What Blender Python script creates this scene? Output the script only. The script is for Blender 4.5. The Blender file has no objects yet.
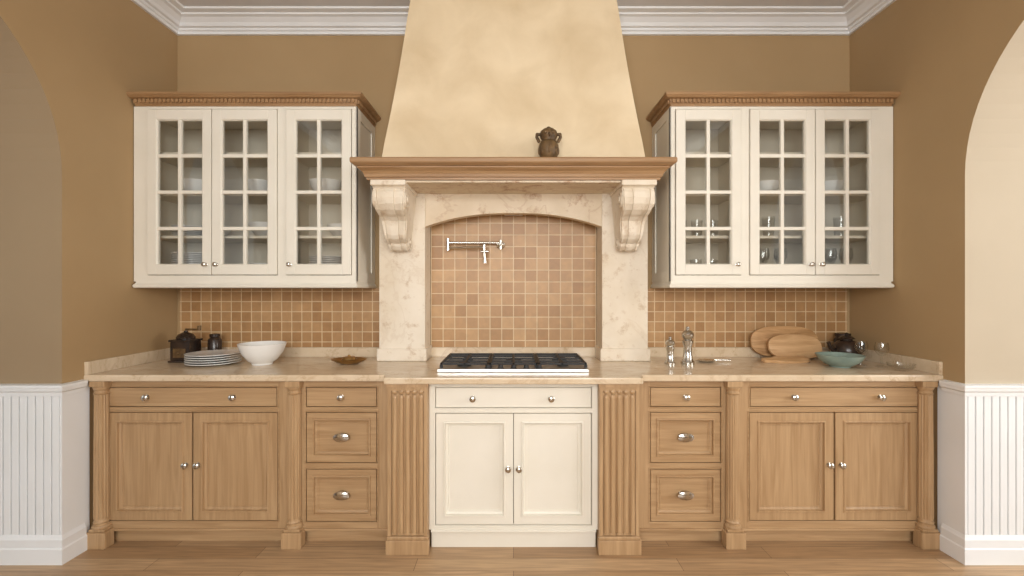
import bpy, bmesh, math, random
from mathutils import Vector, Matrix
random.seed(4)
sc = bpy.context.scene
try:
    sc.view_settings.view_transform = 'Standard'
    sc.view_settings.look = 'None'
except Exception:
    pass

def lin(c):
    out = []
    for v in c:
        v /= 255.0
        out.append(v/12.92 if v <= 0.04045 else ((v+0.055)/1.055)**2.4)
    return (*out, 1.0)

# ------------------------------------------------------------ materials
def base_mat(name, color, rough=0.5, metal=0.0, spec=None):
    m = bpy.data.materials.new(name); m.use_nodes = True
    b = m.node_tree.nodes['Principled BSDF']
    b.inputs['Base Color'].default_value = lin(color)
    b.inputs['Roughness'].default_value = rough
    b.inputs['Metallic'].default_value = metal
    if spec is not None: b.inputs['Specular IOR Level'].default_value = spec
    return m, m.node_tree.nodes, m.node_tree.links, b

def noise_mat(name, c1, c2, scale=(1,1,1), nscale=5, detail=6, rough=0.5, bump=0.0, metal=0.0,
              p0=0.35, p1=0.65, distort=0.0, spec=None, bscale=None, bdist=0.01):
    m, N, L, b = base_mat(name, c1, rough, metal, spec)
    tc = N.new('ShaderNodeTexCoord'); mp = N.new('ShaderNodeMapping')
    mp.inputs['Scale'].default_value = scale
    L.new(tc.outputs['Object'], mp.inputs['Vector'])
    no = N.new('ShaderNodeTexNoise'); no.inputs['Scale'].default_value = nscale
    no.inputs['Detail'].default_value = detail; no.inputs['Distortion'].default_value = distort
    L.new(mp.outputs[0], no.inputs['Vector'])
    r = N.new('ShaderNodeValToRGB')
    r.color_ramp.elements[0].position = p0; r.color_ramp.elements[0].color = lin(c1)
    r.color_ramp.elements[1].position = p1; r.color_ramp.elements[1].color = lin(c2)
    L.new(no.outputs['Fac'], r.inputs[0]); L.new(r.outputs[0], b.inputs['Base Color'])
    if bump:
        bp = N.new('ShaderNodeBump'); bp.inputs['Strength'].default_value = bump
        bp.inputs['Distance'].default_value = bdist
        src = no
        if bscale:
            src = N.new('ShaderNodeTexNoise'); src.inputs['Scale'].default_value = bscale
            src.inputs['Detail'].default_value = 4
            L.new(tc.outputs['Object'], src.inputs['Vector'])
        L.new(src.outputs['Fac'], bp.inputs['Height']); L.new(bp.outputs[0], b.inputs['Normal'])
    return m

WALL = noise_mat('wall_paint', (166,138,99), (172,144,105), nscale=1.5, rough=0.75, bump=0.05, bscale=180, bdist=0.002)
ADJL = noise_mat('adjoining_wall_shaded_left', (150,128,99), (155,133,103), nscale=1.5, rough=0.8)  # darker than wall_paint: shade of the left side room put into the colour
ADJR = noise_mat('adjoining_wall_lit_right', (182,168,146), (188,174,152), nscale=1.5, rough=0.8)  # lighter than wall_paint: daylight on the right side room painted into the colour
WHITE = noise_mat('trim_white', (226,227,227), (231,232,233), nscale=3, rough=0.45)
CEIL = noise_mat('ceiling_white', (215,216,218), (220,221,223), nscale=2, rough=0.8)
CREAM = noise_mat('cream_paint', (224,218,204), (229,223,210), nscale=4, rough=0.42)
WOODV = noise_mat('oak_vertical', (160,127,90), (184,152,114), scale=(34,34,1.8), nscale=1.6, rough=0.42, bump=0.10, distort=0.7, bdist=0.003, p0=.28, p1=.70, detail=8)
WOODH = noise_mat('oak_horizontal', (160,127,90), (184,152,114), scale=(1.8,34,34), nscale=1.6, rough=0.42, bump=0.10, distort=0.7, bdist=0.003, p0=.28, p1=.70, detail=8)
WOODT = noise_mat('oak_crown', (144,109,73), (166,131,93), scale=(1.6,24,24), nscale=1.6, rough=0.42, distort=0.7, p0=.3, p1=.68)
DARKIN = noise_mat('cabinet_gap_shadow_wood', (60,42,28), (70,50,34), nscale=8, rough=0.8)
TAUPE = noise_mat('cabinet_interior', (214,205,188), (220,211,194), nscale=3, rough=0.7)
PLASTER = noise_mat('hood_plaster', (206,184,149), (226,207,175), nscale=3.4, rough=0.85, bump=0.25, bscale=22, bdist=0.005, p0=.28, p1=.68, detail=10, distort=.4)
STEEL = noise_mat('brushed_steel', (190,188,184), (205,203,200), scale=(1,30,30), nscale=6, rough=0.28, metal=1.0)
NICKEL = noise_mat('polished_nickel', (196,192,184), (210,206,198), nscale=20, rough=0.18, metal=1.0)
IRON = noise_mat('cast_iron', (30,30,31), (42,41,40), nscale=60, rough=0.55, bump=0.1)
BRONZE = noise_mat('aged_bronze', (72,54,34), (124,96,60), nscale=22, rough=0.5, metal=0.3, bump=0.4, bdist=0.004)
CHINA = noise_mat('white_porcelain', (228,226,222), (234,232,228), nscale=5, rough=0.2)
SAGE = noise_mat('sage_glaze', (124,142,134), (146,164,154), nscale=8, rough=0.25)
DARKG = noise_mat('dark_glaze', (36,28,24), (58,44,36), nscale=14, rough=0.25)
BOARD1 = noise_mat('olive_wood_board', (160,118,74), (200,158,110), scale=(2,20,14), nscale=2, rough=0.5, distort=1.2)
BOARD2 = noise_mat('beech_board', (186,144,98), (214,176,132), scale=(2,20,14), nscale=2, rough=0.5, distort=1.0)
BRASS = noise_mat('antique_brass', (150,118,72), (180,146,94), nscale=15, rough=0.3, metal=0.9)

def stone_mat(name, ca, cb, cv, rough=0.35, bump=0.1, veins=.5, sc1=3.2, sc2=6, thr=.56, line=.3, smap=(1,1,1)):
    m, N, L, b = base_mat(name, ca, rough)
    tc = N.new('ShaderNodeTexCoord')
    mp = N.new('ShaderNodeMapping'); mp.inputs['Scale'].default_value = smap
    L.new(tc.outputs['Object'], mp.inputs[0])
    def noise(scl, det, ro, dist):
        n = N.new('ShaderNodeTexNoise'); n.inputs['Scale'].default_value = scl; n.inputs['Detail'].default_value = det
        n.inputs['Roughness'].default_value = ro; n.inputs['Distortion'].default_value = dist
        L.new(mp.outputs[0], n.inputs['Vector']); return n
    n1 = noise(sc1, 9, .6, .3)
    r1 = N.new('ShaderNodeValToRGB')
    r1.color_ramp.elements[0].position = .3; r1.color_ramp.elements[0].color = lin(ca)
    r1.color_ramp.elements[1].position = .7; r1.color_ramp.elements[1].color = lin(cb)
    L.new(n1.outputs['Fac'], r1.inputs[0])
    n2 = noise(sc2, 12, .75, .2)
    r2 = N.new('ShaderNodeValToRGB')
    e = r2.color_ramp.elements
    e[0].position = thr; e[0].color = (0,0,0,1)
    e[1].position = thr+.12; e[1].color = (1,1,1,1)
    L.new(n2.outputs['Fac'], r2.inputs[0])
    ml = N.new('ShaderNodeMath'); ml.operation = 'MULTIPLY'; ml.inputs[1].default_value = veins
    L.new(r2.outputs[0], ml.inputs[0])
    n3 = noise(2.2, 8, .55, .6)
    r3 = N.new('ShaderNodeValToRGB'); e = r3.color_ramp.elements
    e[0].position = .485; e[0].color = (0,0,0,1); e[1].position = .515; e[1].color = (0,0,0,1)
    k = e.new(.5); k.color = (line,line,line,1)
    L.new(n3.outputs['Fac'], r3.inputs[0])
    mm = N.new('ShaderNodeMath'); mm.operation = 'MAXIMUM'
    L.new(ml.outputs[0], mm.inputs[0]); L.new(r3.outputs[0], mm.inputs[1])
    mx = N.new('ShaderNodeMix'); mx.data_type = 'RGBA'
    L.new(mm.outputs[0], mx.inputs[0]); L.new(r1.outputs[0], mx.inputs[6]); mx.inputs[7].default_value = lin(cv)
    L.new(mx.outputs[2], b.inputs['Base Color'])
    bp = N.new('ShaderNodeBump'); bp.inputs['Strength'].default_value = bump; bp.inputs['Distance'].default_value = .003
    bp.invert = True
    L.new(r2.outputs[0], bp.inputs['Height']); L.new(bp.outputs[0], b.inputs['Normal'])
    return m
STONE = stone_mat('travertine_surround', (216,201,178), (230,219,202), (186,158,126), .55, .3, .65, 3.5, 13, .54, .2)
LINTEL = stone_mat('travertine_lintel', (210,191,163), (226,211,188), (168,126,90), .55, .3, .85, 4, 8, .53, .32)
COUNTER = stone_mat('counter_stone', (202,180,150), (219,201,175), (164,130,94), .2, .04, .65, 5, 11, .55, .3, (1,2.2,1))

def brick_mat(name, w, h, mortar, c1, c2, cm, plane, offset=0.0, rough=0.35, grain=None, bump=0.4, lo=.8, hi=1.1, shift=0.0):
    m, N, L, b = base_mat(name, c1, rough)
    tc = N.new('ShaderNodeTexCoord'); sx = N.new('ShaderNodeSeparateXYZ'); cx = N.new('ShaderNodeCombineXYZ')
    L.new(tc.outputs['Object'], sx.inputs[0]); L.new(sx.outputs['X'], cx.inputs['X'])
    L.new(sx.outputs['Z' if plane == 'xz' else 'Y'], cx.inputs['Y'])
    br = N.new('ShaderNodeTexBrick'); br.offset = offset; br.offset_frequency = 2; br.squash = 1
    br.inputs['Scale'].default_value = 1; br.inputs['Brick Width'].default_value = w
    br.inputs['Row Height'].default_value = h; br.inputs['Mortar Size'].default_value = mortar
    br.inputs['Mortar Smooth'].default_value = .2
    br.inputs['Color1'].default_value = lin(c1); br.inputs['Color2'].default_value = lin(c2)
    br.inputs['Mortar'].default_value = lin(cm)
    L.new(cx.outputs[0], br.inputs['Vector'])
    col = br.outputs['Color']
    no = N.new('ShaderNodeTexNoise'); no.inputs['Detail'].default_value = 8
    mp = N.new('ShaderNodeMapping'); mp.inputs['Scale'].default_value = grain or (14,14,14)
    L.new(tc.outputs['Object'], mp.inputs[0]); L.new(mp.outputs[0], no.inputs['Vector'])
    no.inputs['Scale'].default_value = 1.5; no.inputs['Distortion'].default_value = .6
    rr = N.new('ShaderNodeMapRange'); rr.inputs[1].default_value = .3; rr.inputs[2].default_value = .7
    rr.inputs[3].default_value = lo; rr.inputs[4].default_value = hi
    L.new(no.outputs['Fac'], rr.inputs[0])
    mx = N.new('ShaderNodeMix'); mx.data_type = 'RGBA'; mx.blend_type = 'MULTIPLY'; mx.inputs[0].default_value = 1
    L.new(col, mx.inputs[6]); L.new(rr.outputs[0], mx.inputs[7]); L.new(mx.outputs[2], b.inputs['Base Color'])
    bp = N.new('ShaderNodeBump'); bp.inputs['Strength'].default_value = bump; bp.inputs['Distance'].default_value = .003
    bp.invert = True
    L.new(br.outputs['Fac'], bp.inputs['Height']); L.new(bp.outputs[0], b.inputs['Normal'])
    return m
TILE = brick_mat('terracotta_zellige_tile', .078, .078, .003, (166,124,79), (191,151,105), (216,192,156), 'xz', rough=.42, lo=.90, hi=1.06)
TILEW = brick_mat('terracotta_zellige_tile_small', .067, .067, .003, (162,121,78), (184,145,101), (212,188,152), 'xz', rough=.38, lo=.90, hi=1.06)
FLOORM = brick_mat('oak_plank_floor', 1.3, .105, .0015, (164,130,94), (194,162,125), (112,84,58), 'xy', .37, .4, grain=(2.6,44,1), bump=.2, lo=.72, hi=1.12)

def glass_mat():
    m = bpy.data.materials.new('clear_glass'); m.use_nodes = True
    N = m.node_tree.nodes; L = m.node_tree.links
    for n in list(N): N.remove(n)
    o = N.new('ShaderNodeOutputMaterial'); t = N.new('ShaderNodeBsdfTransparent'); g = N.new('ShaderNodeBsdfGlossy')
    g.inputs['Roughness'].default_value = .02; t.inputs['Color'].default_value = (.975,.98,.975,1)
    f = N.new('ShaderNodeLayerWeight'); f.inputs['Blend'].default_value = .5
    pw = N.new('ShaderNodeMath'); pw.operation = 'POWER'; pw.inputs[1].default_value = 4
    ma = N.new('ShaderNodeMath'); ma.operation = 'MULTIPLY_ADD'; ma.inputs[1].default_value = .7; ma.inputs[2].default_value = .07
    L.new(f.outputs['Facing'], pw.inputs[0]); L.new(pw.outputs[0], ma.inputs[0])
    x = N.new('ShaderNodeMixShader')
    L.new(ma.outputs[0], x.inputs[0]); L.new(t.outputs[0], x.inputs[1]); L.new(g.outputs[0], x.inputs[2])
    L.new(x.outputs[0], o.inputs['Surface'])
    return m
GLASS = glass_mat()

# ------------------------------------------------------------ geometry helpers
def empty(name):
    e = bpy.data.objects.new(name, None); e.empty_display_size = .1
    sc.collection.objects.link(e); return e

class Part:
    def __init__(s, name, mat, parent=None, smooth=False):
        s.name, s.mat, s.parent, s.smooth = name, mat, parent, smooth
        s.bm = bmesh.new(); s.mats = [mat]
    def _merge(s, t):
        bmesh.ops.recalc_face_normals(t, faces=t.faces)
        me = bpy.data.meshes.new('tmp'); t.to_mesh(me); t.free()
        s.bm.from_mesh(me); bpy.data.meshes.remove(me)
    def box(s, x0, x1, y0, y1, z0, z1, bev=0.0, M=None):
        x0, x1 = sorted((x0, x1)); y0, y1 = sorted((y0, y1)); z0, z1 = sorted((z0, z1))
        t = bmesh.new(); bmesh.ops.create_cube(t, size=1)
        for v in t.verts:
            v.co = Vector(((x0+x1)/2+v.co.x*(x1-x0), (y0+y1)/2+v.co.y*(y1-y0), (z0+z1)/2+v.co.z*(z1-z0)))
        if bev: bmesh.ops.bevel(t, geom=t.edges[:], offset=bev, segments=2, profile=.6, affect='EDGES')
        if M: bmesh.ops.transform(t, matrix=M, verts=t.verts)
        s._merge(t)
    def rings(s, x0, x1, z0, z1, rg, center=True):
        """nested rectangles (inset, y) -> panelled front"""
        x0, x1 = sorted((x0, x1))
        t = bmesh.new(); prev = None
        for ins, y in rg:
            c = [t.verts.new((x0+ins, y, z0+ins)), t.verts.new((x1-ins, y, z0+ins)),
                 t.verts.new((x1-ins, y, z1-ins)), t.verts.new((x0+ins, y, z1-ins))]
            if prev:
                for i in range(4):
                    t.faces.new((prev[i], prev[(i+1)%4], c[(i+1)%4], c[i]))
            else: first = c
            prev = c
        if center:
            t.faces.new(prev); t.faces.new(first[::-1])
        s._merge(t)
    def poly(s, pts, plane, a, b, bev=0.0, fn=None):
        t = bmesh.new()
        def mk(p, d):
            if plane == 'xz': return (p[0], d, p[1])
            if plane == 'yz': return (d, p[0], p[1])
            return (p[0], p[1], d)
        A = [t.verts.new(mk(p, a)) for p in pts]; B = [t.verts.new(mk(p, b)) for p in pts]
        n = len(pts)
        fa = t.faces.new(A); fb = t.faces.new(B[::-1])
        for i in range(n): t.faces.new((A[i], B[i], B[(i+1)%n], A[(i+1)%n]))
        bmesh.ops.recalc_face_normals(t, faces=t.faces)
        if bev:
            es = [e for f in (fa, fb) for e in f.edges]
            bmesh.ops.bevel(t, geom=list(set(es)), offset=bev, segments=2, profile=.6, affect='EDGES')
        if fn:
            for v in t.verts: v.co = Vector(fn(v.co))
        s._merge(t)
    def lathe(s, prof, o, axis='z', seg=24, flute=0, amp=0.0, sx=1.0, sy=1.0):
        t = bmesh.new(); rows = []
        for r, h in prof:
            row = []
            for i in range(seg):
                a = 2*math.pi*i/seg
                rr = r
                if flute and 0.0 < amp: rr = r - (amp if i % 2 else 0)
                cx, cy = math.cos(a)*rr*sx, math.sin(a)*rr*sy
                if axis == 'z': p = (o[0]+cx, o[1]+cy, o[2]+h)
                elif axis == 'y': p = (o[0]+cx, o[1]-h, o[2]+cy)
                else: p = (o[0]+h, o[1]+cx, o[2]+cy)
                row.append(t.verts.new(p))
            rows.append(row)
        for a, b in zip(rows, rows[1:]):
            for i in range(seg): t.faces.new((a[i], a[(i+1)%seg], b[(i+1)%seg], b[i]))
        if prof[0][0] > 0: t.faces.new(rows[0][::-1])
        if prof[-1][0] > 0: t.faces.new(rows[-1])
        bmesh.ops.remove_doubles(t, verts=t.verts, dist=1e-5)
        s._merge(t)
    def tube(s, p0, p1, r, seg=12):
        p0, p1 = Vector(p0), Vector(p1); d = p1-p0
        t = bmesh.new()
        bmesh.ops.create_cone(t, segments=seg, radius1=r, radius2=r, depth=d.length, cap_ends=True)
        q = d.to_track_quat('Z', 'Y').to_matrix().to_4x4()
        bmesh.ops.transform(t, matrix=Matrix.Translation((p0+p1)/2) @ q, verts=t.verts)
        s._merge(t)
    def path(s, pts, r, seg=10):
        for a, b in zip(pts, pts[1:]): s.tube(a, b, r, seg)
        for p in pts[1:-1]: s.ball(p, (r, r, r), 10)
    def ball(s, c, rad, seg=16, M=None):
        t = bmesh.new(); bmesh.ops.create_uvsphere(t, u_segments=seg, v_segments=max(6, seg//2), radius=1)
        for v in t.verts: v.co = Vector((c[0]+v.co.x*rad[0], c[1]+v.co.y*rad[1], c[2]+v.co.z*rad[2]))
        if M: bmesh.ops.transform(t, matrix=M, verts=t.verts)
        s._merge(t)
    def sweep(s, path, prof):
        P = [Vector(p) for p in path]; ns = []
        for a, b in zip(P, P[1:]):
            d = (b-a).normalized(); ns.append(Vector((d.y, -d.x)))
        t = bmesh.new(); rows = []
        for i, p in enumerate(P):
            if i == 0: m = ns[0]
            elif i == len(P)-1: m = ns[-1]
            else: m = (ns[i-1]+ns[i])/(1+ns[i-1].dot(ns[i]))
            rows.append([t.verts.new((p.x+m.x*o, p.y+m.y*o, z)) for o, z in prof])
        n = len(prof)
        for a, b in zip(rows, rows[1:]):
            for i in range(n): t.faces.new((a[i], a[(i+1)%n], b[(i+1)%n], b[i]))
        t.faces.new(rows[0]); t.faces.new(rows[-1][::-1])
        s._merge(t)
    def done(s, matfn=None, extra=None):
        me = bpy.data.meshes.new(s.name); s.bm.to_mesh(me); s.bm.free()
        me.materials.append(s.mat)
        if extra:
            me.materials.append(extra)
            for p in me.polygons:
                if matfn(p): p.material_index = 1
        if s.smooth:
            for p in me.polygons: p.use_smooth = True
            try: me.set_sharp_from_angle(angle=math.radians(38))
            except Exception: pass
        o = bpy.data.objects.new(s.name, me); sc.collection.objects.link(o)
        if s.parent: o.parent = s.parent
        return o

X0 = 2.24; YB = .65; ZC = 3.15; YJ = -.138

# ------------------------------------------------------------ room shell
p = Part('floor', FLOORM); p.box(-5, 5, -4.5, .8, -.1, 0); p.done()
p = Part('ceiling', CEIL); p.box(-5, 5, -4.5, .8, ZC, ZC+.1); p.done()
p = Part('wall_back', WALL); p.box(-X0, X0, YB, .8, 0, ZC); p.done()
R = .85; zs = 1.92; yc = YJ-R
arch = [(yc-R*math.cos(math.pi*i/40), zs+R*math.sin(math.pi*i/40)) for i in range(41)]
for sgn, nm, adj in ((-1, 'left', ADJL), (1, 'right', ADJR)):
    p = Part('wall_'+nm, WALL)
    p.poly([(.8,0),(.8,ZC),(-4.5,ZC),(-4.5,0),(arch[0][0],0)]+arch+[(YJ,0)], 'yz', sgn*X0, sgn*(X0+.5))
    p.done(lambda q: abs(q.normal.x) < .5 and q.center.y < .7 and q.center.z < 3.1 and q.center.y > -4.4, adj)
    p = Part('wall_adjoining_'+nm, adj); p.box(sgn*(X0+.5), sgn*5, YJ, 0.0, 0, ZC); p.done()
    # wainscot
    e = empty('trim_wainscot_'+nm)
    a = Part('beadboard', WHITE, e)
    x = X0+.004
    a.box(sgn*X0, sgn*3.4, YJ-.004, YJ, .0, .86)
    while x < 3.35:
        a.box(sgn*x, sgn*(x+.034), YJ-.012, YJ-.004, .1, .85, .003); x += .04
    a.box(sgn*(X0-.012), sgn*X0, YJ-.012, -.002, .0, .86)
    a.done()
    pth = [(-3.4,YJ),(-X0,YJ),(-X0,-.03)] if sgn < 0 else [(X0,-.03),(X0,YJ),(3.4,YJ)]
    a = Part('cap_rail', WHITE, e)
    a.sweep(pth, [(0,.825),(.016,.825),(.018,.845),(.026,.852),(.028,.865),(.030,.87),(.030,.882),(0,.885)]); a.done()
    a = Part('skirting', WHITE, e)
    a.sweep(pth, [(0,0),(.026,0),(.026,.075),(.022,.082),(.022,.12),(.018,.128),(.013,.14),(0,.14)]); a.done()
# rear wall with windows behind camera
p = Part('wall_rear', WALL)
p.box(-X0, -1.5, -4.5, -4.4, 0, ZC); p.box(1.5, X0, -4.5, -4.4, 0, ZC)
p.box(-.12, .12, -4.5, -4.4, 0, ZC); p.box(-1.5, -.12, -4.5, -4.4, 2.9, ZC); p.box(.12, 1.5, -4.5, -4.4, 2.9, ZC)
p.box(-1.5, -.12, -4.5, -4.4, 0, .7); p.box(.12, 1.5, -4.5, -4.4, 0, .7)
p.done()
for i, (a, b) in enumerate(((-1.5,-.12), (.12,1.5))):
    p = Part('window_%d' % (i+1), WHITE)
    p.box(a, a+.06, -4.48, -4.42, .7, 2.9); p.box(b-.06, b, -4.48, -4.42, .7, 2.9)
    p.box(a+.06, b-.06, -4.48, -4.42, .7, .76); p.box(a+.06, b-.06, -4.48, -4.42, 2.84, 2.9)
    p.box((a+b)/2-.02, (a+b)/2+.02, -4.47, -4.43, .76, 2.84)
    for z in (1.45, 2.15): p.box(a+.06, b-.06, -4.465, -4.435, z-.015, z+.015)
    p.done()

# ceiling crown
cp = [(0,3.045),(.018,3.045),(.02,3.062),(.03,3.066),(.034,3.078),(.05,3.082),(.06,3.10),(.085,3.122),(.105,3.128),(.108,3.136),(.145,3.14),(.15,3.15),(0,3.15)]
p = Part('trim_1', WHITE); p.sweep([(-X0,-4.4),(-X0,YB),(-.60,YB)], cp); p.done()
p = Part('trim_2', WHITE); p.sweep([(.60,YB),(X0,YB),(X0,-4.4)], cp); p.done()

# ------------------------------------------------------------ backsplash
for a, b, z1, mt in ((-X0+.021, -.84, 1.36, TILEW), (.84, X0-.021, 1.36, TILEW), (-.55, .55, 1.858, TILE)):
    p = Part('tile_backsplash', mt); p.box(a, b, YB-.008, YB-.0005, .9705, z1); p.done()

# ------------------------------------------------------------ countertop
ZT = .907; ZB = .872
e = empty('stone_countertop')
p = Part('slab', COUNTER, e)
p.poly([(-X0,YB),(-X0,-.022),(-.675,-.022),(-.655,-.095),(.655,-.095),(.675,-.022),(X0,-.022),(X0,YB)], 'xy', ZB, ZT, .008)
p.done()
p = Part('upstand', COUNTER, e)
p.box(-X0+.02, -.84, YB-.022, YB, ZT, .970, .003); p.box(.84, X0-.02, YB-.022, YB, ZT, .970, .003)
p.box(-.55, .55, YB-.022, YB, ZT, .970, .003)
p.box(-X0, -X0+.02, -.02, YB, ZT, .975, .003); p.box(X0, X0-.02, -.02, YB, ZT, .975, .003)
p.done()

# ------------------------------------------------------------ hardware
def knob(P, x, y, z, r=.014):
    P.lathe([(r*.75,0),(r*.75,.002),(r*.4,.004),(r*.4,.012),(r*.8,.015),(r,.02),(r*.95,.025),(r*.6,.029),(0,.03)], (x,y,z), 'y', 16)
def cup(P, x, y, z):
    P.lathe([(.03,0),(.03,.003),(.012,.005),(.012,.014),(.028,.017),(.036,.021),(.034,.026),(.02,.031),(0,.033)], (x,y,z), 'y', 24, sx=1.25, sy=.66)

def door_rings(y, st=.052):
    return [(0,y+.021),(0,y+.002),(.002,y),(st-.010,y),(st-.008,y-.005),(st-.002,y-.006),(st,y-.003),(st+.001,y+.010),(st+.003,y+.012),(st+.012,y+.017),(st+.014,y+.015),(st+.018,y+.015),(st+.020,y+.018)]
def drawer_rings(y):
    return [(0,y+.02),(0,y+.002),(.002,y),(.006,y),(.008,y+.001)]
def bead(P, x0, x1, z0, z1, y):
    x0, x1 = sorted((x0, x1)); w = .007
    P.rings(x0-w, x1+w, z0-w, z1+w, [(0,y),(.001,y-.004),(w*.6,y-.004),(w,y)], center=False)

# ------------------------------------------------------------ wing base cabinets
def wing(s):
    e = empty('oak_base_cabinet')
    y = .03
    wv = Part('frame_stiles', WOODV, e); wh = Part('frame_rails', WOODH, e)
    dv = Part('doors', WOODV, e); dh = Part('drawers', WOODH, e); hw = Part('knobs_and_pulls', NICKEL, e, True)
    cz = Part('carcass', DARKIN, e)
    cz.box(s*.66, s*X0, .052, .62, .06, ZB); cz.done()
    for a, b in ((2.236,2.165),(1.254,1.105),(.727,.648)): wv.box(s*a, s*b, y, .052, .083, ZB)
    for a, b, l in ((2.165,1.254,[(.833,ZB),(.70,.727),(.083,.12)]),(1.105,.727,[(.833,ZB),(.70,.727),(.397,.429),(.083,.115)])):
        for c, d in l: wh.box(s*a, s*b, y, .052, c, d)
    g = .0035
    def dr(a, b, c, d, panel):
        a, b = sorted((s*a, s*b))
        dh.rings(a+g, b-g, c+g, d-g, door_rings(y, .040) if panel else drawer_rings(y)); bead(wh, a, b, c, d, y)
    dr(2.159,1.259,.727,.833,False); dr(1.105,.727,.727,.833,False)
    dr(1.105,.727,.429,.70,True); dr(1.105,.727,.115,.397,True)
    bead(wh, s*2.165, s*1.254, .12, .70, y)
    for a, b in ((2.165,1.711),(1.709,1.254)):
        a, b = sorted((s*a, s*b)); dv.rings(a+g, b-g, .12+g, .70-g, door_rings(y))
    wh.box(s*.648, s*2.236, .02, .06, .070, .0829, .003)
    wh.box(s*.648, s*2.236, .058, .08, 0, .069)
    for cx in (2.176, 1.158):
        c = s*cx
        w = .052
        wv.box(c-w, c+w, -.03, .0299, 0, .085, .004)
        wv.box(c-w+.01, c+w-.01, -.022, .0299, .085, .10, .004)
        wv.lathe([(.040,.10),(.042,.108),(.040,.116),(.033,.12),(.033,.126),(.037,.132),(.033,.138),(.031,.15)], (c,.012,0), 'z', 24)
        wv.lathe([(.034,.15),(.0335,.45),(.031,.80)], (c,.012,0), 'z', 32, 1, .0035)
        wv.lathe([(.030,.80),(.036,.806),(.030,.812),(.030,.822),(.034,.828),(.038,.838),(.038,.842)], (c,.012,0), 'z', 24)
        wv.box(c-.04, c+.04, -.02, .0299, .842, ZB, .002)
    for kx, kz in ((1.95,.78),(1.49,.78),(.916,.78)): knob(hw, s*kx, y-.0, kz, .017)
    for kx in (1.742,1.678): knob(hw, s*kx, y, .42, .016)
    cup(hw, s*.916, y+.017, .565); cup(hw, s*.916, y+.017, .256)
    for q in (wv, wh, dv, dh, hw): q.done()
wing(-1); wing(1)

# ------------------------------------------------------------ fluted pilasters
def pilaster(s):
    c = s*.5415
    P = Part('fluted_oak_pilaster', WOODV)
    yf = -.07; hwid = .102
    P.box(c-hwid, c+hwid, yf+.008, .55, 0.0, ZB-.0005)             # body
    P.box(c-hwid-.008, c+hwid+.008, yf-.012, yf+.02, 0, .075, .004)
    P.box(c-hwid-.004, c+hwid+.004, yf-.006, yf+.02, .075, .092, .005)
    P.box(c-hwid, c-hwid+.018, yf, yf+.0079, .093, .8349)
    P.box(c+hwid-.018, c+hwid, yf, yf+.0079, .093, .8349)
    P.box(c-hwid, c+hwid, yf, yf+.0079, .835, .8549)
    P.box(c-hwid-.004, c+hwid+.004, yf-.008, yf+.0079, .855, ZB-.001)
    n = 5; w = (2*hwid-.036)/n
    for i in range(n):
        x = c-hwid+.018+w*(i+.5)
        P.lathe([(0,.10),(.009,.102),(.0135,.11),(.0135,.80),(.009,.812),(0,.815)], (x, yf+.008, 0), 'z', 12)
        P.ball((x, yf+.004, .830), (.0145,.010,.014), 12)
        P.box(x-.013, x+.013, yf-.003, yf+.008, .098, .108, .002)
    P.done()
pilaster(-1); pilaster(1)

# ------------------------------------------------------------ centre cream cabinet
e = empty('cream_base_cabinet'); y = -.02
fr = Part('face_frame', CREAM, e); dd = Part('doors', CREAM, e); hw = Part('knobs', NICKEL, e, True)
cz = Part('carcass', DARKIN, e); cz.box(-.43, .43, .003, .60, .07, ZB-.0005); cz.done()
for a, b in ((-.439,-.408),(.408,.439)): fr.box(a, b, y, .003, .10, ZB-.0005)
for a, b in ((.842,ZB-.0005),(.708,.734),(.10,.122)): fr.box(-.408, .408, y, .003, a, b)
bead(fr, -.408, .408, .734, .842, y); bead(fr, -.408, .408, .122, .708, y)
dd.rings(-.405, .405, .737, .839, drawer_rings(y))
for a, b in ((-.4045,-.0015),(.0015,.4045)): dd.rings(a, b, .1255, .7045, door_rings(y, .05))
fr.box(-.431, .431, y-.008, .003, .088, .0999, .004)
fr.box(-.431, .431, y+.015, .02, 0, .0879, .002)
for x in (-.212, .196): knob(hw, x, y, .785, .017)
for x in (-.028, .028): knob(hw, x, y, .42, .016)
for q in (fr, dd, hw): q.done()

# ------------------------------------------------------------ stone surround + hood
e = empty('stone_range_surround')
p = Part('columns', STONE, e)
for s in (-1, 1):
    p.box(s*.838, s*.552, .45, .642, ZT+.0005, 1.96, .004)
    p.box(s*.850, s*.540, .437, .642, ZT+.0005, .985, .006)
p.done()
p = Part('arched_lintel', LINTEL, e)
n = 24; hwd = .552
pts = [(-hwd,1.955),(hwd,1.955)]
for i in range(n+1):
    t = 1-2*i/n; pts.append((hwd*t, 1.745+.085*(1-abs(t)**2.4)))
p.poly(pts, 'xz', .455, .52, .003)
p.box(-.795, .795, .145, .4545, 1.950, 1.9605); p.box(-.552, .552, .4546, .64, 1.956, 1.9605)
p.done()
p = Part('corbels', STONE, e)
prof = [(.45,1.959),(.13,1.959),(.125,1.93),(.14,1.925),(.15,1.915),(.138,1.895),(.135,1.865),(.145,1.83),(.17,1.80),(.205,1.785),(.235,1.775),(.262,1.755),(.272,1.73),(.278,1.70),(.285,1.675),(.30,1.655),(.325,1.64),(.345,1.632),(.352,1.615),(.37,1.598),(.395,1.59),(.425,1.60),(.45,1.62)]
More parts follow.
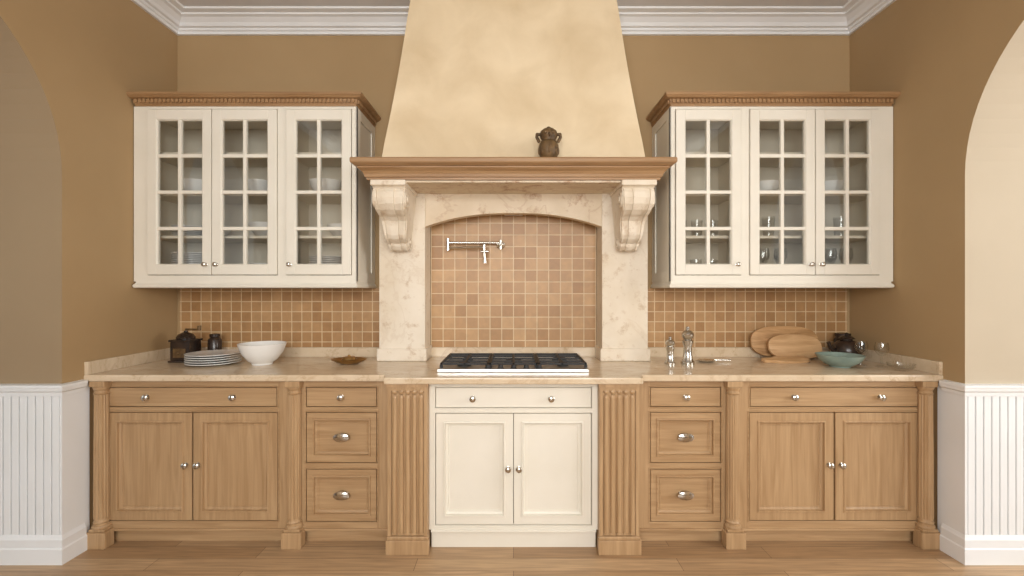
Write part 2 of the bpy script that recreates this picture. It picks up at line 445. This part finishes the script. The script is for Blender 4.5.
for s in (-1, 1):
    c = s*.695
    def tf(co, k=1.0):
        f = min(1, max(0, (co.z-1.6)/.27)); w = .055+.035*f
        return (c+co.x*w*k, co.y, co.z)
    p.poly(prof, 'yz', -1, 1, 0, tf)
    prof2 = [(a-.012 if i not in (0, len(prof)-1) else a, b-(.006 if i > 8 else 0)) for i, (a, b) in enumerate(prof)]
    p.poly(prof2[4:-1]+[(.45,1.62),(.45,1.9)], 'yz', -.35, .35, 0, tf)
    p.poly(prof2[4:-1]+[(.45,1.62),(.45,1.9)], 'yz', .72, .92, 0, tf)
    p.poly(prof2[4:-1]+[(.45,1.62),(.45,1.9)], 'yz', -.92, -.72, 0, tf)
    for (vy, vz, vr, hwv) in ((.19,1.86,.045,.088),(.39,1.64,.03,.058)):
        for q in (-1, 1):
            p.lathe([(vr,-.01),(vr,.006),(vr*.75,.008),(vr*.7,.003),(vr*.45,.003),(vr*.4,.012),(0,.014)] if q > 0 else
                    [(vr,.01),(vr,-.006),(vr*.75,-.008),(vr*.7,-.003),(vr*.45,-.003),(vr*.4,-.012),(0,-.014)], (c+q*hwv, vy, vz), 'x', 20)
    p.box(c-.097, c+.097, .118, .45, 1.93, 1.9595, .005)
p.done()

e = empty('range_hood')
p = Part('mantel_shelf', WOODT, e)
W = .80; yf = .14
p.sweep([(-W,YB-.01),(-W,yf),(W,yf),(W,YB-.01)],
        [(-.0,1.961),(.012,1.961),(.014,1.972),(.022,1.975),(.026,1.99),(.034,2.004),(.048,2.016),(.052,2.020),(.052,2.026),(.066,2.030),(.07,2.034),(.08,2.038),(.083,2.045),(.083,2.06),(.08,2.067),(-.0,2.067)])
p.box(-W, W, yf, YB-.01, 1.9615, 2.0668); p.done()
p = Part('plaster_chimney', PLASTER, e)
t = bmesh.new()
lv = []
for k in range(9):
    f = k/8; z = 2.067+f*(ZC-2.067)
    hw_ = .775-(.160)*f - .012*math.sin(math.pi*f); yy = .24+.11*f
    lv.append([t.verts.new(v) for v in ((-hw_,YB-.001,z),(-hw_,yy,z),(hw_,yy,z),(hw_,YB-.001,z))])
for a, b in zip(lv, lv[1:]):
    for i in range(4): t.faces.new((a[i], a[(i+1)%4], b[(i+1)%4], b[i]))
t.faces.new(lv[0]); t.faces.new(lv[-1])
es = [ed for ed in t.edges if abs(ed.verts[0].co.z-ed.verts[1].co.z) > .01 and ed.verts[0].co.y < .5]
bmesh.ops.bevel(t, geom=es, offset=.012, segments=3, profile=.5, affect='EDGES')
p._merge(t); p.done()
p = Part('extractor_insert', STEEL, e)
p.box(-.42, .42, .525, .64, 1.865, 1.955, .004)
p.box(-.06, .06, .53, .60, 1.835, 1.8649, .004); p.done()

# ------------------------------------------------------------ upper glass cabinets
def upper(s):
    e = empty('glass_door_wall_cabinet'); yf = .29
    c = Part('carcass', CREAM, e)
    c.box(s*2.235, s*2.21, yf+.02, YB-.001, 1.40, 2.43); c.box(s*.93, s*.95, yf+.02, YB-.001, 1.40, 2.43)
    c.box(s*2.21, s*.95, yf+.02, YB-.001, 1.40, 1.42); c.box(s*2.21, s*.95, yf+.02, YB-.001, 2.41, 2.43)
    for a, b, z0, z1 in ((yf,.36,1.40,2.43),(.58,YB-.001,1.40,2.43),(.36,.58,1.40,1.46),(.36,.58,2.37,2.43)):
        c.box(s*.93, s*.922, a, b, z0, z1, .002)
    c.done()
    b = Part('interior', TAUPE, e)
    b.box(s*2.209, s*.951, YB-.03, YB-.002, 1.421, 2.409)
    b.box(s*1.375, s*1.352, yf+.03, YB-.031, 1.421, 2.409)
    for z in (1.66, 1.915, 2.16):
        b.box(s*2.209, s*1.376, yf+.05, YB-.031, z, z+.016); b.box(s*1.351, s*.951, yf+.05, YB-.031, z, z+.016)
    b.done()
    f = Part('face_frame', CREAM, e)
    for a, d in ((2.235,2.154),(1.388,1.340),(.951,.922)): f.box(s*a, s*d, yf, yf+.02, 1.40, 2.43)
    for a, d in ((2.154,1.388),(1.340,.951)):
        f.box(s*a, s*d, yf, yf+.02, 1.40, 1.436); f.box(s*a, s*d, yf, yf+.02, 2.415, 2.43)
    xl, xr = sorted((s*2.215, s*.93))
    f.sweep([(xl,YB-.001),(xl,yf),(xr,yf),(xr,YB-.001)], [(-.02,1.362),(.008,1.362),(.014,1.366),(.016,1.376),(.012,1.384),(.006,1.388),(.004,1.40),(-.02,1.40)])
    f.box(xl+.021, xr-.021, yf+.021, YB-.001, 1.37, 1.399)
    f.done()
    k = Part('crown', WOODT, e)
    k.sweep([(xl,YB-.001),(xl,yf),(xr,yf),(xr,YB-.001)], [(-.02,2.43),(.006,2.43),(.008,2.44),(.012,2.443),(.014,2.468),(.035,2.473),(.044,2.482),(.048,2.485),(.048,2.498),(-.02,2.498)])
    k.box(xl+.02, xr-.02, yf+.02, YB-.001, 2.431, 2.49)
    x = xl
    while x < xr:
        k.box(x, x+.014, yf-.022, yf-.012, 2.447, 2.468); x += .024
    yy = yf
    while yy < YB-.03:
        k.box(s*.93-s*.012, s*.93-s*.022, yy, yy+.014, 2.447, 2.468); yy += .024
    k.done()
    d = Part('glazed_doors', CREAM, e); g = Part('glass_panes', GLASS, e); h = Part('knobs', NICKEL, e, True)
    for a, b2 in ((2.151,1.7755),(1.7705,1.391),(1.336,.955)):
        a, b2 = sorted((s*a, s*b2)); y0, y1 = yf-.008, yf+.018; st = .052
        z0, z1 = 1.440, 2.411
        d.box(a, a+st, y0, y1, z0, z1, .002); d.box(b2-st, b2, y0, y1, z0, z1, .002)
        d.box(a+st, b2-st, y0, y1, z0, z0+.058, .002); d.box(a+st, b2-st, y0, y1, z1-.058, z1, .002)
        d.rings(a+st, b2-st, z0+.058, z1-.058, [(0,y0+.001),(.006,y0+.008),(.006,y1)], center=False)
        m = (a+b2)/2
        d.box(m-.010, m+.010, y0+.003, y1-.002, z0+.058, z1-.058, .003)
        H = (z1-z0-.116)/4
        for i in (1, 2, 3):
            zz = z0+.058+H*i; d.box(a+st, b2-st, y0+.004, y1-.002, zz-.010, zz+.010, .003)
        g.box(a+st-.005, b2-st+.005, yf+.009, yf+.011, z0+.05, z1-.05)
    for kx in (1.805, 1.742, 1.312): knob(h, s*kx, yf-.008, 1.50, .013)
    for q in (d, g, h): q.done()
    return e
upper(-1); upper(1)

# crockery inside the cabinets
def plates(name, x, y, z, r, n, mat=CHINA, dz=.011):
    P = Part(name, mat, None, True)
    for i in range(n):
        P.lathe([(0,0),(r*.55,0),(r*.6,.003),(r,.014),(r,.017),(r*.6,.008),(0,.007)], (x,y,z+i*dz), 'z', 32)
    return P.done()
def bowl(name, x, y, z, r, h, mat=CHINA, sx=1):
    P = Part(name, mat, None, True)
    P.lathe([(0,0),(r*.42,0),(r*.44,h*.08),(r*.62,h*.22),(r*.85,h*.55),(r*.97,h*.9),(r,h),(r*.96,h),(r*.9,h*.85),(r*.78,h*.55),(r*.5,h*.25),(0,h*.18)], (x,y,z), 'z', 40, sx=sx)
    return P.done()
def tumbler(name, x, y, z, r, h):
    P = Part(name, GLASS, None, True)
    P.lathe([(0,0),(r*.8,0),(r,h),(r*.94,h),(r*.75,.006),(0,.006)], (x,y,z), 'z', 20); return P.done()
def goblet(name, x, y, z, r, h):
    P = Part(name, GLASS, None, True)
    P.lathe([(0,0),(r*.8,0),(r*.8,.003),(.006,.01),(.005,h*.45),(r*.5,h*.5),(r*.95,h*.66),(r,h*.8),(r*.85,h),(r*.8,h),(r*.93,h*.8),(r*.88,h*.68),(0,h*.53)], (x,y,z), 'z', 24); return P.done()
S = [1.4205, 1.6765, 1.9315, 2.1765]
plates('plate_stack', -2.02, .48, S[0], .11, 14); plates('plate_stack', -1.58, .48, S[0], .11, 8)
plates('plate_stack', -1.17, .48, S[0], .11, 12)
bowl('cabinet_bowl', -1.86, .47, S[1], .085, .07); bowl('cabinet_bowl', -1.56, .48, S[1], .10, .09)
bowl('cabinet_bowl', -1.08, .48, S[1], .09, .08); plates('plate_stack', -2.05, .48, S[1], .09, 6)
bowl('cabinet_bowl', -1.99, .48, S[2], .09, .10); bowl('cabinet_bowl', -1.18, .48, S[2], .10, .10); bowl('cabinet_bowl', -1.60, .48, S[2], .08, .10)
for i, x in enumerate((1.04,1.14,1.24)):
    tumbler('drinking_glass', x, .46, S[0], .035, .12); tumbler('drinking_glass', x+.01, .47, S[1], .035, .11)
for x in (1.45,1.56,1.67): goblet('wine_glass', x, .46, S[0], .038, .19)
for x in (1.88,1.98,2.08): goblet('wine_glass', x, .46, S[0], .038, .19)
for x in (1.47,1.60,1.9,2.05): tumbler('drinking_glass', x, .47, S[1], .038, .13)
bowl('cabinet_bowl', 1.58, .48, S[2], .09, .09); bowl('cabinet_bowl', 1.98, .48, S[2], .09, .09)

# ------------------------------------------------------------ cooktop
e = empty('gas_cooktop')
p = Part('steel_tray', STEEL, e); p.box(-.41, .405, .05, .52, ZT+.0005, ZT+.014, .004)
p.box(-.41, .405, .045, .07, ZT+.0005, ZT+.018, .003); p.done()
b = Part('burners', IRON, e, True)
for x, yv, r in ((-.28,.2,.04),(-.28,.40,.032),(0,.31,.055),(.28,.2,.032),(.28,.40,.045)):
    b.lathe([(r,0),(r,.010),(r*.8,.014),(r*.8,.02),(0,.022)], (x,yv,ZT+.014), 'z', 24)
b.done()
g = Part('grates', IRON, e)
for gx in (-.27, 0, .27):
    a, c = gx-.128, gx+.128; z = ZT+.030; r = .006
    for (x0,y0,x1,y1) in ((a,.12,c,.12),(a,.50,c,.50),(a,.12,a,.50),(c,.12,c,.50),(gx,.12,gx,.50),(a,.21,c,.21),(a,.31,c,.31),(a,.41,c,.41)):
        g.box(min(x0,x1)-r, max(x0,x1)+r, min(y0,y1)-r, max(y0,y1)+r, z, z+.012, .002)
    for fx in (a, c):
        for fy in (.12, .50): g.box(fx-.008, fx+.008, fy-.008, fy+.008, ZT+.0141, z+.001)
g.done()
kn = Part('control_knobs', IRON, e, True)
for x in (-.14,-.07,0,.07,.14): kn.lathe([(.018,0),(.018,.004),(.014,.006),(.013,.022),(0,.024)], (x,.092,ZT+.014), 'z', 16)
kn.done()

# ------------------------------------------------------------ pot filler
P = Part('pot_filler_tap', NICKEL, None, True)
z = 1.648; xw = -.085; yw = YB-.009
P.lathe([(.028,0),(.028,.006),(.014,.01),(.012,.03)], (xw,yw,z), 'y', 20)
P.tube((xw,yw-.03,z-.03),(xw,yw-.03,z+.03),.012)
P.tube((xw,yw-.03,z+.012),(-.43,yw-.045,z+.012),.008)
P.tube((-.43,yw-.045,z-.04),(-.43,yw-.045,z+.04),.012)
P.tube((-.43,yw-.045,z-.022),(-.19,yw-.085,z-.022),.008)
P.path([(-.19,yw-.085,z-.005),(-.19,yw-.085,z-.05),(-.185,yw-.085,z-.11)],.011)
P.tube((-.185,yw-.085,z-.11),(-.185,yw-.085,z-.125),.014)
P.tube((-.21,yw-.10,z-.05),(-.16,yw-.10,z-.05),.007)
P.tube((xw,yw-.03,z),(xw+.001,yw-.075,z),.006); P.tube((xw-.025,yw-.072,z),(xw+.025,yw-.072,z),.006)
P.done()

# ------------------------------------------------------------ bronze jug on mantel
P = Part('bronze_owl_jug', BRONZE, None, True)
jx, jy, jz = .196, .150, 2.0672
P.lathe([(0,0),(.036,0),(.040,.006),(.038,.012),(.050,.03),(.057,.06),(.056,.085),(.048,.105),(.040,.115),(.041,.122),(.048,.135),(.051,.150),(.045,.168),(.030,.180),(.012,.186),(.010,.192),(0,.196)], (jx,jy,jz), 'z', 24)
for q in (-1, 1):
    P.path([(jx+q*.046,jy,jz+.150),(jx+q*.064,jy,jz+.152),(jx+q*.066,jy,jz+.135),(jx+q*.052,jy,jz+.108)], .009)
    P.ball((jx+q*.02,jy-.044,jz+.152), (.012,.008,.012), 12)
P.ball((jx,jy-.05,jz+.138), (.007,.012,.012), 10)
for i in range(8):
    a = i*math.pi/4
    P.ball((jx+.05*math.cos(a), jy+.05*math.sin(a), jz+.06), (.010,.010,.026), 8)
P.done()

# ------------------------------------------------------------ counter items, left
C = ZT+.0005
e = empty('coffee_grinder')
gx, gy = -2.035, .44
p = Part('body', DARKG, e, True)
p.box(gx-.068, gx+.068, gy-.062, gy+.062, C, C+.012, .003)
p.box(gx-.060, gx+.060, gy-.054, gy+.054, C+.012, C+.125, .005)
p.box(gx-.066, gx+.066, gy-.060, gy+.060, C+.125, C+.138, .003)
p.lathe([(.05,.138),(.052,.150),(.040,.168),(.020,.178),(.012,.182),(.012,.190)], (gx,gy,C), 'z', 24)
p.done()
p = Part('crank_and_drawer', BRONZE, e, True)
p.box(gx-.038, gx+.038, gy-.060, gy-.0545, C+.03, C+.085, .002)
p.ball((gx,gy-.066,C+.057), (.008,.008,.008), 10)
p.path([(gx,gy,C+.188),(gx,gy,C+.198),(gx+.09,gy-.01,C+.198)], .006); p.tube((gx+.09,gy-.01,C+.193),(gx+.09,gy-.01,C+.222),.01)
p.done()
P = Part('dark_glass_jar', DARKG, None, True)
P.lathe([(0,0),(.036,0),(.04,.01),(.04,.12),(.03,.135),(.026,.14),(.03,.144),(.03,.16),(0,.164)], (-1.92,.54,C), 'z', 24); P.done()
o = plates('dinner_plate_stack', -1.79, .33, C, .146, 5, CHINA, .013)
bowl('white_serving_bowl', -1.50, .33, C, .132, .125)
P = Part('brass_dish', BRASS, None, True)
P.lathe([(0,0),(.05,0),(.07,.008),(.105,.026),(.108,.030),(.10,.028),(.06,.010),(0,.008)], (-.985,.34,C), 'z', 32, sy=.7)
P.lathe([(0,.01),(.035,.012),(.045,.028),(.035,.042),(.008,.046),(.008,.054),(0,.056)], (-.985,.34,C), 'z', 20); P.done()
# right
def mill(x, y, h, r):
    P = Part('pepper_mill', NICKEL, None, True)
    k = h
    P.lathe([(0,0),(r,0),(r*1.02,k*.06),(r*.75,k*.12),(r*.62,k*.3),(r*.58,k*.45),(r*.78,k*.56),(r*.82,k*.62),(r*.6,k*.66),(r*.85,k*.72),(r*.9,k*.80),(r*.6,k*.88),(r*.22,k*.91),(r*.3,k*.95),(r*.22,k*.99),(0,k)], (x,y,C), 'z', 24); P.done()
mill(.935, .33, .165, .032); mill(1.04, .33, .225, .040)
P = Part('spoon_rest', NICKEL, None, True)
P.lathe([(0,0),(.03,0),(.05,.008),(.052,.012),(.03,.006),(0,.004)], (1.19,.42,C), 'z', 24, sx=1.2)
P.tube((1.24,.42,C+.012),(1.33,.40,C+.012),.005); P.done()

def board(name, mat, cx, cy, w, h, th, tilt, rotz=0, handle=0.0, z=C):
    P = Part(name, mat, None, True); n = 40; pts = []
    for i in range(n):
        a = 2*math.pi*i/n; ca, sa = math.cos(a), math.sin(a)
        px = math.copysign(abs(ca)**.75, ca)*w/2; pz = math.copysign(abs(sa)**.75, sa)*h/2+h/2
        if handle and ca < -.93: px -= handle
        pts.append((px, pz))
    P.poly(pts, 'xz', -th/2, th/2, .004)
    o = P.done(); o.matrix_world = Matrix.Translation((cx,cy,z+.003)) @ Matrix.Rotation(rotz,4,'Z') @ Matrix.Rotation(tilt,4,'X'); return o
board('oval_cutting_board', BOARD1, 1.77, .575, .44, .205, .02, math.radians(-9))
board('oval_cutting_board', BOARD2, 1.80, .50, .34, .16, .018, math.radians(-20), 0, .0)
board('paddle_cutting_board', BOARD2, 1.70, .36, .24, .09, .018, math.radians(-75), .1, .06)
bowl('sage_bowl', 1.885, .24, C, .122, .070, SAGE)
P = Part('dark_teapot', DARKG, None, True)
tx, ty = 2.07, .44
P.lathe([(0,0),(.05,0),(.07,.02),(.082,.06),(.075,.10),(.05,.125),(.03,.132),(.03,.138),(.045,.142),(.03,.155),(.008,.16),(.012,.172),(0,.18)], (tx,ty,C), 'z', 28)
P.path([(tx-.07,ty,C+.05),(tx-.10,ty,C+.08),(tx-.115,ty,C+.12)], .011)
P.path([(tx+.07,ty,C+.11),(tx+.105,ty,C+.11),(tx+.11,ty,C+.07),(tx+.075,ty,C+.045)], .007); P.done()
P = Part('dark_storage_jar', DARKG, None, True)
P.lathe([(0,0),(.045,0),(.05,.01),(.05,.12),(.04,.135),(.044,.14),(.044,.16),(0,.165)], (2.15,.585,C), 'z', 24); P.done()
goblet('stemmed_glass', 2.12, .23, C, .036, .14); goblet('stemmed_glass', 2.055, .30, C, .034, .14)
P = Part('glass_dish', GLASS, None, True)
P.lathe([(0,0),(.03,0),(.06,.02),(.065,.04),(.061,.04),(.055,.02),(0,.006)], (2.13,.11,C), 'z', 28); P.done()

# ------------------------------------------------------------ lights
def area(name, loc, tgt, sx, sy, power, col):
    l = bpy.data.lights.new(name, 'AREA'); l.shape = 'RECTANGLE'; l.size = sx; l.size_y = sy
    l.energy = power; l.color = col
    o = bpy.data.objects.new(name, l); sc.collection.objects.link(o); o.location = loc
    o.rotation_euler = (Vector(tgt)-Vector(loc)).to_track_quat('-Z', 'Y').to_euler(); return o
area('window_daylight', (-.81,-4.53,2.0), (-.81,0,1.2), 1.3, 1.6, 86, (.99,.995,.98))
area('window_daylight', (.81,-4.53,2.0), (.81,0,1.2), 1.3, 1.6, 86, (.99,.995,.98))
area('side_room_daylight', (4.7,-1.9,1.9), (2.0,-.7,1.5), 2.2, 2.2, 96, (1,.98,.94))
area('side_room_daylight', (-4.7,-2.2,1.9), (-2.0,-.7,1.3), 1.6, 1.6, 9, (1,.98,.94))
w = bpy.data.worlds.new('world'); sc.world = w; w.use_nodes = True
w.node_tree.nodes['Background'].inputs[0].default_value = (.98,.99,.98,1)
w.node_tree.nodes['Background'].inputs[1].default_value = .46

# ------------------------------------------------------------ camera
cam = bpy.data.cameras.new('camera'); co = bpy.data.objects.new('camera', cam); sc.collection.objects.link(co)
co.location = (0,-2.43,1.35); co.rotation_euler = (math.radians(90),0,0)
cam.sensor_width = 36; cam.lens = 462/1024*36; cam.clip_start = .05
cam.shift_x = -1.5/1024; cam.shift_y = 2/1024
sc.camera = co
